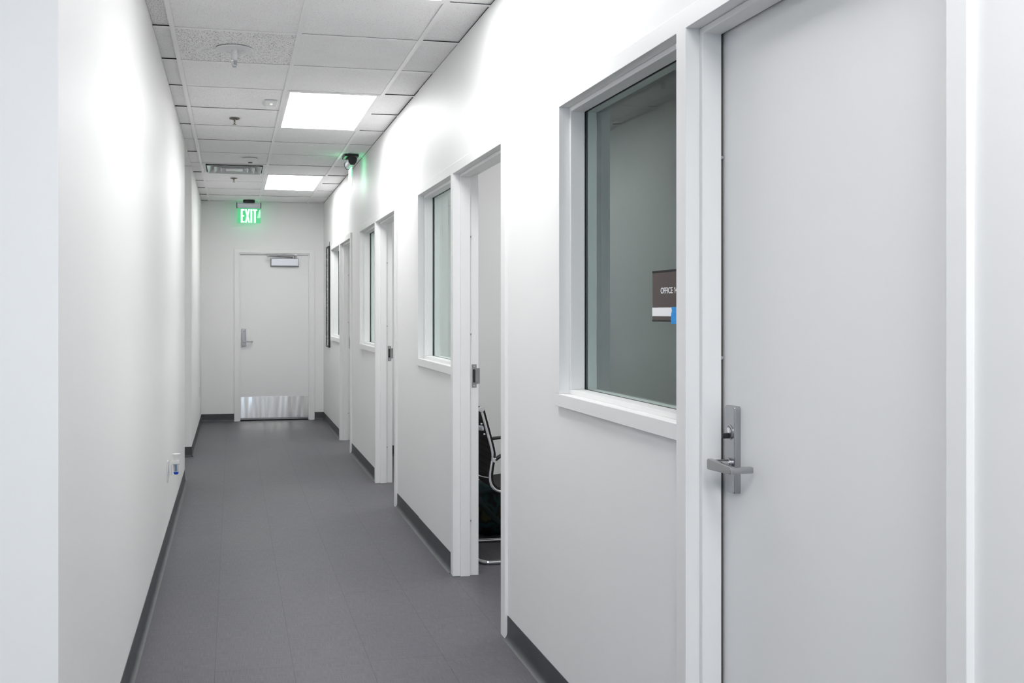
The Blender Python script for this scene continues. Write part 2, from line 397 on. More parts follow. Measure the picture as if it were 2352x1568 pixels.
# plain ceilings over the lobby, passage and offices
b.box(LX, XL, LY, YN + 0.1, zt, zt + 0.02).box(-3.0, XL, YN + 0.115, YE, zt, zt + 0.02)
b.box(XB, XO, LY, YE, zt, zt + 0.02).box(XL, XB, LY, ROW0 - 10 * T, zt, zt + 0.02)
b.box(LX, XO, LY, YE + 0.1, zt + 0.05, zt + 0.07, mi=2)
b.box(XR, XB, LY, YE, ZC, zt + 0.05, mi=2).box(XL - 0.03, XL, LY, YE, zt + 0.02, zt + 0.05, mi=2).box(XL, XR, YE, YE + 0.05, ZC, zt + 0.05, mi=2)  # unseen black blocks added to stop sky light leaking over the walls
struct(b.build('ceiling', [M['tile'], M['tile_speck'], M['void']], smooth=False), 'dropped ceiling of fissured white tiles', 'ceiling')
b = MB(); gz0, gz1 = ZC, ZC + 0.0018; hw = 0.012
for x in COLX: b.box(x - hw, x + hw, ROW0 - 10 * T, YE, gz0 - 0.0006, gz1).box(x - 0.001, x + 0.001, ROW0 - 10 * T, YE, gz1, gz1 + 0.03, mi=1)  # tee webs coloured black to paint shade into the tile slots
for r in range(-10, 13):
    y = ROW0 + r * T
    if y + hw > YE: continue
    cuts = [(XL, COLX[0] - hw), (COLX[0] + hw, COLX[1] - hw), (COLX[1] + hw, COLX[2] - hw), (COLX[2] + hw, XR)]
    for k, (a, c) in enumerate(cuts):
        if k == 2 and r in (-2, 3, 9, -7): continue          # the light panels span two rows
        b.box(a, c, y - hw, y + hw, gz0, gz1).box(a, c, y - 0.001, y + 0.001, gz1, gz1 + 0.03, mi=1)
struct(b.build('trim_1', [M['grid'], M['void']], smooth=False), 'white metal grid of the dropped ceiling', 'ceiling grid')

# cove base: a coved profile along a run
def cove(bm, x, y0, y1, side, h=0.097, end=None):
    """run along Y on a wall face at x; side=+1 points into +X"""
    prof = [(0, 0), (0, h), (0.0025, h), (0.0032, h - 0.003), (0.0032, 0.026), (0.006, 0.013), (0.012, 0.005), (0.020, 0.0022), (0.024, 0.0)]
    bm.prism([(x + side * u, z) for u, z in prof], 'Y', y0, y1)
def cove_x(bm, y, x0, x1, side, h=0.097):
    prof = [(0, 0), (0, h), (0.0025, h), (0.0032, h - 0.003), (0.0032, 0.026), (0.006, 0.013), (0.012, 0.005), (0.020, 0.0022), (0.024, 0.0)]
    bm.prism([(y + side * u, z) for u, z in prof], 'X', x0, x1)
b = MB()
for i, u in enumerate(UNITS):
    if i == 0: cove(b, XR - 0.003, -4.0, u[0], -1)
    elif i == 1: cove(b, XR - 0.003, UNITS[0][3] - 0.001, u[0], -1)
    elif i == 2: cove(b, XR - 0.003, UNITS[1][3] - 0.001, UNITS[1][5], -1); cove(b, XR, UNITS[1][5], u[0], -1)
    else: cove(b, XR, UNITS[i - 1][3] - 0.001, u[0], -1)
cove(b, XR, UNITS[3][3], YE, -1)
struct(b.build('baseboard_right', M['base']), 'charcoal cove base along the wall of office doors', 'baseboard')
b = MB(); cove(b, XL, YN, YA, 1); cove_x(b, YN, LX, XL, -1)
struct(b.build('baseboard_left', M['base']), 'charcoal cove base along the long left wall', 'baseboard')
b = MB(); cove(b, XL, YB, YE, 1); cove_x(b, YB, -3.0, XL, -1)
struct(b.build('baseboard_far_left', M['base']), 'charcoal cove base past the side passage', 'baseboard')
b = MB(); cove_x(b, YE, XL, DX0, -1); cove_x(b, YE, DX1, XR, -1)
struct(b.build('baseboard_end', M['base']), 'charcoal cove base beside the end door', 'baseboard')
b = MB()
for y in PART[1:]: cove_x(b, y, XB, XO, -1)
cove_x(b, YE, XB, XO, -1)
struct(b.build('baseboard_offices', M['base']), 'charcoal cove base inside the offices', 'baseboard')

# ---------------------------------------------------------------- office door and sidelight frames
X1, X2, X3, X4 = XF, 1.157, 1.210, 1.258      # face, stop start, stop end, office side
ST = 0.016
names = ['nearest', 'second', 'third', 'farthest']
def lever_lock(parent, xd, yc, z0, z1, zl, right_of):
    """long plate with lever on a door face at x=xd facing -X; lever points to -Y"""
    pl = MB()
    pw = 0.0225; th = 0.017
    prof = [(yc - pw, z0), (yc + pw, z0), (yc + pw, z1), (yc - pw, z1)]
    bm = bmesh.new(); bmesh.ops.create_cube(bm, size=1)
    for v in bm.verts: v.co = Vector((xd - th / 2 + v.co.x * th, yc + v.co.y * 2 * pw, (z0 + z1) / 2 + v.co.z * (z1 - z0)))
    ed = [e for e in bm.edges if abs(e.verts[0].co.x - e.verts[1].co.x) > 1e-4]
    bmesh.ops.bevel(bm, geom=ed, offset=0.006, segments=4, profile=0.5, affect='EDGES')
    ed = [e for e in bm.edges if all(abs(v.co.x - (xd - th)) < 1e-6 for v in e.verts)]
    bmesh.ops.bevel(bm, geom=ed, offset=0.003, segments=3, profile=0.5, affect='EDGES')
    pl.merge(bm)
    plate = pl.build('lock_plate', M['steel'], parent)
    xs_ = xd - th
    MB().lathe((xs_, yc, 1.075), [(0.0185, 0.001), (0.0185, -0.0015), (0.016, -0.003), (0.0145, -0.002), (0.0145, -0.0045), (0.0, -0.005)], 32, 'X').build('lock_cylinder', M['steel'], plate)
    MB().box(xs_ - 0.020, xs_ - 0.004, yc - 0.004, yc + 0.0045, 1.060, 1.073, 0.002).build('thumb_turn', M['black'], plate)
    MB().box(xs_ - 0.0065, xs_ - 0.004, yc - 0.008, yc + 0.002, 1.074, 1.086, 0.001).build('key_slot', M['white'], plate)
    lv = MB()
    xo = xd - 0.072
    lv.cyl((xs_ + 0.001, yc, zl), (xs_ - 0.006, yc, zl), 0.0135, n=28, bev=0.001)
    lv.cyl((xs_, yc, zl), (xo + 0.006, yc, zl), 0.0105, n=24)
    # flat arm, deeper at the far end, with a return to the door
    arm = [(yc + 0.012, zl - 0.012), (yc + 0.012, zl + 0.009), (yc + 0.008, zl + 0.0125), (yc - 0.098, zl + 0.0085), (yc - 0.102, zl + 0.005), (yc - 0.102, zl - 0.0075), (yc - 0.096, zl - 0.0100), (yc + 0.008, zl - 0.0145)]
    lv.prism(arm, 'X', xo, xo + 0.013, 0.0018)
    lv.box(xo + 0.004, xd - 0.012, yc - 0.1025, yc - 0.0885, zl - 0.0085, zl + 0.0065, 0.003)
    lv.build('lever', M['steel'], plate)
    return plate

def frame_unit(i):
    a, o0, m0, m1, o1, z = UNITS[i]
    rt = thing(f'door_{i + 1}', None, None, (XF, (o0 + m0) / 2, 0)); struct(rt)
    if i == 0: tag(rt, 'closed pale grey door with lever handle, nearest on the right', 'door')
    else: tag(rt, ['', 'open doorway showing an office chair and bag, second from the camera', 'open doorway third from the camera with bare strike plate', 'open doorway farthest down the right wall'][i], 'door')
    fr = MB(); bv = 0.0016
    # welded frame: near jamb, mullion, far jamb and head in one outline, the sidelight sill closing it
    fr.prism([(a, 0), (a, ZT), (z, ZT), (z, ZS1), (o1, ZS1), (o1, ZO), (m1, ZO), (m1, 0), (m0, 0), (m0, ZO), (o0, ZO), (o0, 0)], 'X', X1, X4, bv)
    # stop round the door opening
    fr.prism([(o0, 0), (o0, ZO), (m0, ZO), (m0, 0), (m0 - ST, 0), (m0 - ST, ZO - ST), (o0 + ST, ZO - ST), (o0 + ST, 0)], 'X', X2, X3, 0.0026)
    fo = fr.build('door_frame', M['frame'], rt)
    for zz in (1.76, 1.255, 0.288):
        MB().cyl((X3 - 0.001, m0 - ST + 0.003, zz), (X3 + 0.006, m0 - ST + 0.003, zz), 0.0045, n=14, bev=0.0015).build('silencer', M['grey'], fo)
    # window
    wn = thing(f'window_{i + 1}', None, None, (XF, (m1 + o1) / 2, ZS0)); struct(wn)
    tag(wn, f'interior sidelight window beside the {names[i]} office door', 'window')
    sl = MB().box(X1, X4, m1, z, ZS0, ZS1, bv)
    sl.box(X2, X3, m1 + 0.0005, o1 - 0.0005, ZS1, ZS1 + ST, bv)
    sl.build('sill', M['frame'], wn)
    MB().prism([(m1, ZS1 + ST), (m1, ZO), (o1, ZO), (o1, ZS1 + ST), (o1 - ST, ZS1 + ST), (o1 - ST, ZO - ST), (m1 + ST, ZO - ST), (m1 + ST, ZS1 + ST)], 'X', X2, X3, 0.0026).build('window_stop', M['frame'], wn)
    gx = X3 + 0.008
    MB().box(gx - 0.003, gx + 0.003, m1 + 0.004, o1 - 0.004, ZS1 + 0.004, ZO - 0.004).build('pane', M['glass'], wn, smooth=False)
    g = MB(); gw = 0.0045
    ya, yb, za, zb = m1 + ST, o1 - ST, ZS1 + ST, ZO - ST
    for (p, q, r_, s_) in ((ya - 0.006, ya + 0.0005, za, zb), (yb - 0.0005, yb + 0.006, za, zb), (ya, yb, za - 0.006, za + 0.0005), (ya, yb, zb - 0.0005, zb + 0.006)):
        g.box(X3 + 0.0003, gx - 0.0031, p, q, r_, s_)
    g.build('gasket', M['gasket'], wn, smooth=False)
    bd = MB(); x0, x1 = gx + 0.0035, X4 - 0.004
    bd.box(x0, x1, m1 + 0.0005, ya, ZS1 + 0.0005, ZO - 0.0005, 0.001).box(x0, x1, yb, o1 - 0.0005, ZS1 + 0.0005, ZO - 0.0005, 0.001)
    bd.box(x0, x1, ya, yb, ZS1 + 0.0005, za, 0.001).box(x0, x1, ya, yb, zb, ZO - 0.0005, 0.001)
    bo = bd.build('glazing_bead', M['frame'], wn)
    for k in range(4):
        zz = 1.20 + k * 0.27
        MB().lathe((x0 + 0.011, yb + 0.0004, zz), [(0.0042, 0.0), (0.0036, -0.0012), (0.0, -0.0018)], 14, 'Y').build('bead_screw', M['frame'], bo)
    return rt, wn
units = [frame_unit(i) for i in range(4)]

def leaf(parent, closed, u):
    a, o0, m0 = u[0], u[1], u[2]
    bb = MB()
    if closed:
        bb.box(X3 + 0.008, X3 + 0.052, o0 + 0.003, m0 - 0.003, 0.008, ZO - 0.003, 0.0015)
        d = bb.build('door_leaf', M['door'], parent)
    else:   # swung into the office and standing square to the wall
        wd = m0 - o0 - 0.006
        bb.box(X4 + 0.01, X4 + 0.01 + wd, o0 - 0.052, o0 - 0.008, 0.008, ZO - 0.003, 0.0015)
        d = bb.build('door_leaf', M['door'], parent)
    return d
leaf1 = leaf(units[0][0], True, UNITS[0])
MB().box(X3 + 0.0005, X3 + 0.0055, UNITS[0][2] - ST + 0.004, UNITS[0][2] - 0.0005, 0.01, ZO - 0.001).box(X3 + 0.0005, X3 + 0.0075, UNITS[0][1] + 0.001, UNITS[0][2] - ST + 0.003, ZO - ST + 0.005, ZO - 0.001).build('door_seal', M['seal'], units[0][0], smooth=False)  # dark taupe strip in the gap between stop and door
plate1 = lever_lock(units[0][0], X3 + 0.008, 2.1395, 0.926, 1.140, 0.9985, None)
plate1['label'] = 'satin chrome lever lock with black thumb turn'
for i in (1, 2, 3):
    leaf(units[i][0], False, UNITS[i])
    m0 = UNITS[i][2]; zc = 1.037; yf = m0 - 0.0018
    s = MB()
    s.box(1.2215, 1.2265, yf - 0.0006, m0 + 0.001, zc - 0.060, zc + 0.060)
    s.box(1.2405, 1.2465, yf - 0.0006, m0 + 0.001, zc - 0.060, zc + 0.060)
    s.box(1.2265, 1.2405, yf - 0.0006, m0 + 0.001, zc + 0.034, zc + 0.060).box(1.2265, 1.2405, yf - 0.0006, m0 + 0.001, zc - 0.060, zc - 0.034)
    s.prism([(1.2455, yf - 0.0006), (1.258, yf - 0.0008), (1.265, yf + 0.004), (1.265, yf + 0.007), (1.2455, yf + 0.002)], 'Z', zc - 0.040, zc + 0.040)
    so = s.build('strike_plate', M['steel'], units[i][0])
    MB().box(1.2265, 1.2405, yf + 0.0002, m0 + 0.0005, zc - 0.034, zc + 0.034).build('latch_pocket', M['void'], so, smooth=False)
    for zz in (zc + 0.050, zc - 0.050):
        MB().lathe((1.234, yf - 0.0006, zz), [(0.0042, 0.0), (0.0036, -0.0010), (0.0, -0.0014)], 14, 'Y').build('strike_screw', M['chrome'], so)

# ---------------------------------------------------------------- end door
rt = thing('door_5', 'closed white door with steel kick plate at the far end', 'door', (0.522, YE, 0)); struct(rt)
ex0, ex1, ez = 0.082, 0.962, 2.104
fr = MB(); yf = YE - 0.014
fr.prism([(DX0, 0), (DX0, 2.153), (DX1, 2.153), (DX1, 0), (ex1, 0), (ex1, ez), (ex0, ez), (ex0, 0)], 'Y', yf, YE + 0.13, 0.0016)
es = 0.015
fr.prism([(ex0, 0), (ex0, ez), (ex1, ez), (ex1, 0), (ex1 - es, 0), (ex1 - es, ez - es), (ex0 + es, ez - es), (ex0 + es, 0)], 'Y', YE, YE + 0.03, 0.0016)
fr.build('door_frame', M['frame'], rt)
yd = YE + 0.034
MB().box(ex0 + 0.001, ex1 - 0.001, YE + 0.0305, YE + 0.0335, ez - 0.013, ez - 0.002).box(ex0 + 0.001, ex0 + 0.0135, YE + 0.0305, YE + 0.0335, 0.012, ez - 0.014).box(ex1 - 0.0135, ex1 - 0.001, YE + 0.0305, YE + 0.0335, 0.012, ez - 0.014).build('door_seal', M['seal'], rt, smooth=False)  # thin dark strips in the gap round the end door leaf
MB().box(ex0 + 0.002, ex1 - 0.002, yd, yd + 0.044, 0.012, ez - 0.002, 0.001).build('door_leaf', M['door'], rt)
kp = MB().prism([(yd - 0.016, 0.036), (yd - 0.0015, 0.300), (yd, 0.300), (yd, 0.036)], 'X', 0.099, 0.945, 0.0006).build('kick_plate', M['kick'], rt)
for k in range(7):
    for zz in (0.050, 0.287):
        MB().lathe((0.110 + k * 0.137, yd - (0.0154 if zz < 0.1 else 0.0022), zz), [(0.0035, 0), (0.003, -0.0012), (0, -0.0016)], 12, 'Y').build('kick_plate_screw', M['steel'], kp)
MB().box(ex0 + 0.016, ex1 - 0.016, yd - 0.006, yd - 0.0005, 0.012, 0.034, 0.001).build('door_sweep', M['steel'], rt)
# closer: body plus folding arm under the head
cb = MB().box(0.478, 0.820, yd - 0.060, yd, 1.945, 2.036, 0.006).build('closer_body', M['alu'], rt)
MB().box(0.4705, 0.826, yd - 0.010, yd - 0.0005, 1.937, 2.040, 0.003).build('closer_backplate', M['grey'], cb)
am = MB()
am.cyl((0.755, yd - 0.030, 2.034), (0.755, yd - 0.030, 2.062), 0.016, n=20)
am.tube([(0.755, yd - 0.030, 2.055), (0.437, yd - 0.115, 2.060)], 0.01, flat=(0.009, 0.013))
am.tube([(0.437, yd - 0.115, 2.068), (0.770, yd - 0.075, 2.078)], 0.01, flat=(0.008, 0.012))
am.cyl((0.437, yd - 0.115, 2.048), (0.437, yd - 0.115, 2.080), 0.012, n=18)
am.box(0.760, 0.800, yd - 0.085, YE + 0.012, 2.070, 2.086, 0.002)
am.build('closer_arm', M['steel'], rt)
# lever lock on the end door (faces -Y)
pl = MB().box(0.114, 0.168, yd - 0.016, yd, 0.935, 1.155, 0.004).build('lock_plate', M['steel'], rt)
MB().lathe((0.141, yd - 0.016, 1.130), [(0.014, 0), (0.014, -0.003), (0, -0.004)], 24, 'Y').build('lock_cylinder', M['steel'], pl)
lv = MB(); zl = 0.997
lv.cyl((0.141, yd - 0.014, zl), (0.141, yd - 0.070, zl), 0.0105, n=20)
lv.prism([(0.131, zl - 0.010), (0.131, zl + 0.010), (0.240, zl + 0.008), (0.248, zl + 0.005), (0.248, zl - 0.005), (0.240, zl - 0.008)], 'Y', yd - 0.076, yd - 0.064, 0.0018)
lv.box(0.238, 0.250, yd - 0.074, yd - 0.012, zl - 0.007, zl + 0.007, 0.003)
lv.build('lever', M['steel'], pl)

# ---------------------------------------------------------------- ceiling fittings
def ceiling_light(y0, label):
    x0, x1 = COLX[1] + hw, COLX[2] - hw
    ya, yb = y0 + hw, y0 + 2 * T - hw
    t = thing('ceiling_light', label, 'ceiling light', ((x0 + x1) / 2, (ya + yb) / 2, ZC), 'flat white light panels in the corridor ceiling')
    f = MB(); e = 0.020
    f.box(x0, x0 + e, ya, yb, ZC - 0.001, ZC + 0.02, 0.0008).box(x1 - e, x1, ya, yb, ZC - 0.001, ZC + 0.02, 0.0008)
    f.box(x0 + e, x1 - e, ya, ya + e, ZC - 0.001, ZC + 0.02, 0.0008).box(x0 + e, x1 - e, yb - e, yb, ZC - 0.001, ZC + 0.02, 0.0008)
    f.build('light_frame', M['grid'], t)
    MB().box(x0 + e - 0.001, x1 - e + 0.001, ya + e - 0.001, yb - e + 0.001, ZC + 0.001, ZC + 0.006).build('diffuser', M['panel'], t, smooth=False)
    return t
lt = ceiling_light(ROW0 + 2 * T, 'lit ceiling panel in the middle, between the sprinkler and the right wall')
for r, lab in ((-3, 'lit ceiling panel nearest the camera, cut by the top of the photo'), (8, 'smallest lit ceiling panel, beside the air vent'), (-8, 'lit ceiling panel over the camera')):
    c = copy_tree(lt); c.location.y = lt.location.y + (r - 2) * T; c['label'] = lab

# lobby panels left of and behind the camera
for x, y in ((-0.45, 0.15), (-0.45, -1.9), (0.62, -2.2)):
    c = copy_tree(lt); c.location.x = x; c.location.y = y; c['label'] = 'lit ceiling panel in the lobby behind the camera'

def office_light(y, e_mat):
    t = thing('office_light', None, None, (2.6, y, ZC))
    MB().box(2.3, 2.9, y - 0.6, y + 0.6, ZC - 0.012, ZC + 0.001, 0.001).build('light_frame', M['grid'], t)
    MB().box(2.32, 2.88, y - 0.58, y + 0.58, ZC - 0.014, ZC - 0.0125).build('diffuser', e_mat, t, smooth=False)
    return tag(t, 'lit ceiling panel inside an office', 'ceiling light', 'office ceiling panels')
ol = office_light(4.9, M['office_panel'])
for y in (7.6, 10.4):
    c = copy_tree(ol); c.location.y = y
c = copy_tree(ol); c.location = (-1.75, 8.53, ZC); c['label'] = 'added unseen ceiling panel brightening the side passage'; c['group'] = 'added passage panel'  # unseen panel added to brighten the far right wall and ceiling
for ch in c.children:
    if ch.name.startswith('diffuser'): ch.data = ch.data.copy(); ch.data.materials[0] = M['passage_fill']

def sprinkler(x, y, label):
    t = thing('sprinkler', label, 'sprinkler', (x, y, ZC), 'pendent sprinkler heads in the ceiling')
    MB().lathe((x, y, ZC - 0.0012), [(0.037, 0.0), (0.036, -0.003), (0.026, -0.006), (0.020, -0.0065), (0.019, -0.002), (0.0, -0.002)], 32).build('escutcheon', M['brass'], t)
    bd = MB().lathe((x, y, ZC - 0.001), [(0.011, 0.0), (0.010, -0.010), (0.0048, -0.016), (0.0040, -0.020), (0.0026, -0.024), (0.0024, -0.038), (0.0034, -0.041), (0.0, -0.041)], 16)
    for sg in (-1, 1): bd.tube([(x + sg * 0.0045, y, ZC - 0.016), (x + sg * 0.0062, y, ZC - 0.028), (x + sg * 0.0022, y, ZC - 0.041)], 0.0011, 8)
    bd.build('sprinkler_body', M['brass'], t)
    MB().lathe((x, y, ZC - 0.041), [(0.0, 0.001), (0.005, 0.001), (0.0135, -0.0005), (0.0135, -0.0016), (0.0, -0.002)], 20).build('deflector', M['brass'], t)
    return t
sp = sprinkler(0.015, 6.86, 'bronze sprinkler head left of the middle light panel')
c = copy_tree(sp); c.location.y = 9.935; c['label'] = 'small bronze sprinkler head just past the air vent'

# round plate with a clear tip hanging below
sx_, sy_ = 0.010, 5.05
t = thing('ceiling_fixture', 'white round ceiling fixture with a clear tip hanging from a short stem', 'fixture', (sx_, sy_, ZC))
MB().lathe((sx_, sy_, ZC - 0.0012), [(0.096, 0.0), (0.0955, -0.003), (0.090, -0.0065), (0.060, -0.009), (0.052, -0.009), (0.050, -0.004), (0.0, -0.004)], 48).build('mounting_plate', M['white'], t)
MB().box(sx_ - 0.016, sx_ + 0.016, sy_ + 0.052, sy_ + 0.075, ZC - 0.0115, ZC - 0.008, 0.001).build('name_tab', M['grey'], t)
MB().cyl((sx_, sy_, ZC - 0.003), (sx_, sy_, ZC - 0.058), 0.0155, 0.0150, 28, 0.001).build('stem', M['white'], t)
MB().lathe((sx_, sy_, ZC - 0.0585), [(0.0135, 0.0), (0.0145, -0.010), (0.0135, -0.022), (0.010, -0.034), (0.0, -0.036)], 28).build('clear_tip', M['vial'], t)
MB().cyl((sx_ + 0.003, sy_, ZC - 0.060), (sx_ + 0.003, sy_, ZC - 0.080), 0.006, 0.005, 14).build('tip_core', M['steel'], t)

# dome detector
dx_, dy_ = 0.157, 8.62
t = thing('smoke_detector', 'white round smoke detector just before the air vent', 'smoke detector', (dx_, dy_, ZC))
MB().lathe((dx_, dy_, ZC - 0.0012), [(0.064, 0.0), (0.064, -0.008), (0.058, -0.013), (0.055, -0.016), (0.046, -0.030), (0.034, -0.036), (0.0, -0.037)], 40).build('detector_body', M['white'], t)
MB().lathe((dx_, dy_, ZC - 0.0375), [(0.019, 0.0), (0.020, -0.004), (0.0, -0.0045)], 24).build('sensor_vent', M['black'], t)

# small sensor on the tile left of the middle panel
t = thing('motion_sensor', 'small flat white sensor with yellow dot beside the middle light panel', 'sensor', (0.246, 6.30, ZC))
MB().box(0.205, 0.287, 6.225, 6.375, ZC - 0.010, ZC + 0.004, 0.003).build('sensor_body', M['white'], t)
MB().lathe((0.250, 6.29, ZC - 0.010), [(0.009, 0), (0.007, -0.003), (0, -0.004)], 18).build('indicator', M['led'], t)

# square louvred air diffuser, rows 7-8
vx0, vx1 = COLX[0] + hw, COLX[1] - hw; vy0, vy1 = ROW0 + 7 * T + hw, ROW0 + 8 * T - hw
vcx, vcy = (vx0 + vx1) / 2, (vy0 + vy1) / 2; hx, hy = (vx1 - vx0) / 2, (vy1 - vy0) / 2
t = thing('air_vent', 'square louvred air vent in the ceiling, reflecting green', 'air vent', (vcx, vcy, ZC))
def sq_ring(bm, r0, r1, z0, z1):
    """sloped square ring between half sizes r0 (outer, at z0) and r1 (inner, at z1), given thickness"""
    b2 = bmesh.new(); th = 0.0015
    def loop(r, z): return [b2.verts.new((vcx + sx * r, vcy + sy * r, z)) for sx, sy in ((-1, -1), (1, -1), (1, 1), (-1, 1))]
    a, c = loop(r0, z0), loop(r1, z1); a2, c2 = loop(r0, z0 + th), loop(r1, z1 + th)
    for p, q in ((a, c), (c2, a2)):
        for k in range(4): b2.faces.new((p[k], p[(k + 1) % 4], q[(k + 1) % 4], q[k]))
    for p, q in ((a2, a), (c, c2)):
        for k in range(4): b2.faces.new((p[k], p[(k + 1) % 4], q[(k + 1) % 4], q[k]))
    bmesh.ops.recalc_face_normals(b2, faces=b2.faces); bm.merge(b2)
f = MB(); sq_ring(f, hx, hx - 0.028, ZC - 0.0005, ZC + 0.0005); f.build('vent_frame', M['vent'], t, smooth=False)
for k, (ro, ri) in enumerate(((hx - 0.030, 0.195), (0.205, 0.130), (0.145, 0.070))):
    f = MB(); sq_ring(f, ri + 0.052, ri, ZC - 0.012, ZC + 0.032); sq_ring(f, ri + 0.060, ri + 0.051, ZC - 0.0115, ZC - 0.012)
    f.build('louvre', M['vent'], t, smooth=False)
MB().box(vcx - 0.078, vcx + 0.078, vcy - 0.078, vcy + 0.078, ZC - 0.012, ZC - 0.0105).build('centre_plate', M['vent'], t, smooth=False)
MB().box(vx0, vx1, vy0, vy1, ZC + 0.045, ZC + 0.048).build('duct_throat', M['void'], t, smooth=False)

# ---------------------------------------------------------------- exit signs
def exit_letters(bm, place, W, H, z0):
    """E X I T as stroke outlines; place(u, z) -> polygon plane coordinates"""
    s = 0.021
    def E(u): return [[(u, 0), (u + .044, 0), (u + .044, s * .8), (u + s, s * .8), (u + s, H / 2 - s * .38), (u + .040, H / 2 - s * .38), (u + .040, H / 2 + s * .38), (u + s, H / 2 + s * .38), (u + s, H - s * .8), (u + .044, H - s * .8), (u + .044, H), (u, H)]]
    def X(u): return [[(u, 0), (u + s, 0), (u + .030, H * .34), (u + .060 - s, 0), (u + .060, 0), (u + .0405, H / 2), (u + .060, H), (u + .060 - s, H), (u + .030, H * .66), (u + s, H), (u, H), (u + .0195, H / 2)]]
    def I(u): return [[(u, 0), (u + s, 0), (u + s, H), (u, H)]]
    def Tt(u): return [[(u + .018, 0), (u + .018 + s, 0), (u + .018 + s, H - s * .8), (u + .057, H - s * .8), (u + .057, H), (u, H), (u, H - s * .8), (u + .018, H - s * .8)]]
    return [E(0.0)[0], X(0.050)[0], I(0.116)[0], Tt(0.142)[0]]
def exit_sign(c, label, mode):
    """c = centre top on the ceiling; mode 'Y': faces -Y; mode 'X': stands along Y, read from either side"""
    cx_, cy_, _ = c
    t = thing('exit_sign', label, 'exit sign', (cx_, cy_, ZC), 'edge-lit green exit signs')
    L = 0.30; zp1 = 2.640; zp0 = 2.462
    def bx(bm, u0, u1, v0, v1, z0, z1, bev=0.0):
        if mode == 'Y': return bm.box(cx_ + u0, cx_ + u1, cy_ + v0, cy_ + v1, z0, z1, bev)
        return bm.box(cx_ + v0, cx_ + v1, cy_ + u0, cy_ + u1, z0, z1, bev)
    def pr(bm, poly, u0, u1, bev=0.0):   # poly in (v, z), extruded along the sign
        if mode == 'Y': return bm.prism([(cy_ + v_, z_) for v_, z_ in poly], 'X', cx_ + u0, cx_ + u1, bev)
        return bm.prism([(cx_ + v_, z_) for v_, z_ in poly], 'Y', cy_ + u0, cy_ + u1, bev)
    if mode == 'Y': bx(MB(), -0.07, 0.07, -0.045, 0.045, 2.712, ZC - 0.001, 0.003).build('canopy', M['black'], t)
    else: bx(MB(), -0.10, 0.10, -0.062, 0.062, 2.722, ZC - 0.001, 0.003).build('canopy', M['black'], t)
    bod = [(-0.030, 2.664), (-0.036, 2.690), (-0.028, 2.708), (0, 2.714), (0.028, 2.708), (0.036, 2.690), (0.030, 2.664), (0.014, 2.645), (-0.014, 2.645)]
    pr(MB(), bod, -0.142, 0.142, 0.002).build('housing', M['alu'], t)
    big = [(v_ * 1.1, 2.68 + (z_ - 2.68) * 1.08) for v_, z_ in bod]
    for u in (-0.1505, 0.142): pr(MB(), big, u, u + 0.0085, 0.0015).build('end_cap', M['black'], t)
    pane = bx(MB(), -0.142, 0.142, -0.003, 0.003, zp0, zp1 + 0.006, 0.0015).build('acrylic_panel', M['acrylic'], t, smooth=False)
    H = 0.163; u0 = -0.098; z0 = zp0 + 0.006
    sides = (-1,) if mode == 'Y' else (-1, 1)
    for sd in sides:
        for ch, poly in zip('exit', exit_letters(None, None, 0, H, 0)):
            lb = MB()
            if mode == 'Y':
                lb.prism([(cx_ + u0 + u, z0 + z_) for u, z_ in poly], 'Y', cy_ - 0.0046, cy_ - 0.0031)
            elif sd == -1:      # read from the -X side: reading direction runs towards -Y
                lb.prism([(cy_ - (u0 + u), z0 + z_) for u, z_ in poly], 'X', cx_ - 0.0046, cx_ - 0.0031)
            else:
                lb.prism([(cy_ + (u0 + u), z0 + z_) for u, z_ in poly], 'X', cx_ + 0.0031, cx_ + 0.0046)
            lb.build('letter_' + {'e': 'e', 'x': 'x', 'i': 'i', 't': 't'}[ch], M['exit_letter'], t, smooth=False)
    return t
exit_sign((0.200, 11.88, ZC), 'green EXIT sign facing the camera above the end door', 'Y')
exit_sign((1.020, 8.31, ZC), 'green EXIT sign seen edge-on by the right wall', 'X')
# the signs' own green LED light
area('exit_sign_led', (0.20, 11.905, 2.56), (PI / 2, 0, 0), 0.26, 0.16, 0.045, (0.20, 1.0, 0.5))
area('exit_sign_led', (0.20, 11.88, 2.7165), (PI, 0, 0), 0.24, 0.06, 0.035, (0.20, 1.0, 0.38))
area('exit_sign_led', (1.062, 8.31, 2.68), (0, -PI / 2, 0), 0.05, 0.24, 0.035, (0.16, 1.0, 0.38))
area('exit_sign_led', (0.978, 8.31, 2.70), (0, PI * 0.62, 0), 0.03, 0.24, 0.05, (0.16, 1.0, 0.38))

# ---------------------------------------------------------------- sign on the nearest window, with tape
xg = X3 + 0.005                          # outer face of the glass
sy1, sy0 = 2.598, 2.385; sz0, sz1 = 1.3430, 1.4905
t = thing('office_sign', 'taupe office name sign stuck on the nearest window glass', 'sign', (xg, (sy0 + sy1) / 2, sz0))
MB().box(xg - 0.0035, xg - 0.0004, sy0, sy1, sz0 + 0.003, sz1 - 0.004).build('sign_board', M['sign'], t, smooth=False)
MB().box(xg - 0.0048, xg - 0.0005, sy0, sy1, sz1 - 0.0055, sz1, 0.0004).build('top_rail', M['signdark'], t)
MB().box(xg - 0.0048, xg - 0.0005, sy0, sy1, sz0, sz0 + 0.0045, 0.0004).build('bottom_rail', M['signdark'], t)
MB().box(xg - 0.0042, xg - 0.0036, sy0, sy1 + 0.001, 1.3585, 1.3835).build('paper_insert', M['letter'], t, smooth=False)
mt = lambda y: Matrix(((0, 0, -1, xg - 0.0038), (-1, 0, 0, y), (0, 1, 0, 1.4240), (0, 0, 0, 1)))
text_mesh('OFFICE', 0.0240, 0.99, M['letter'], t, 'lettering', mt(2.5440))
y1 = 2.4520
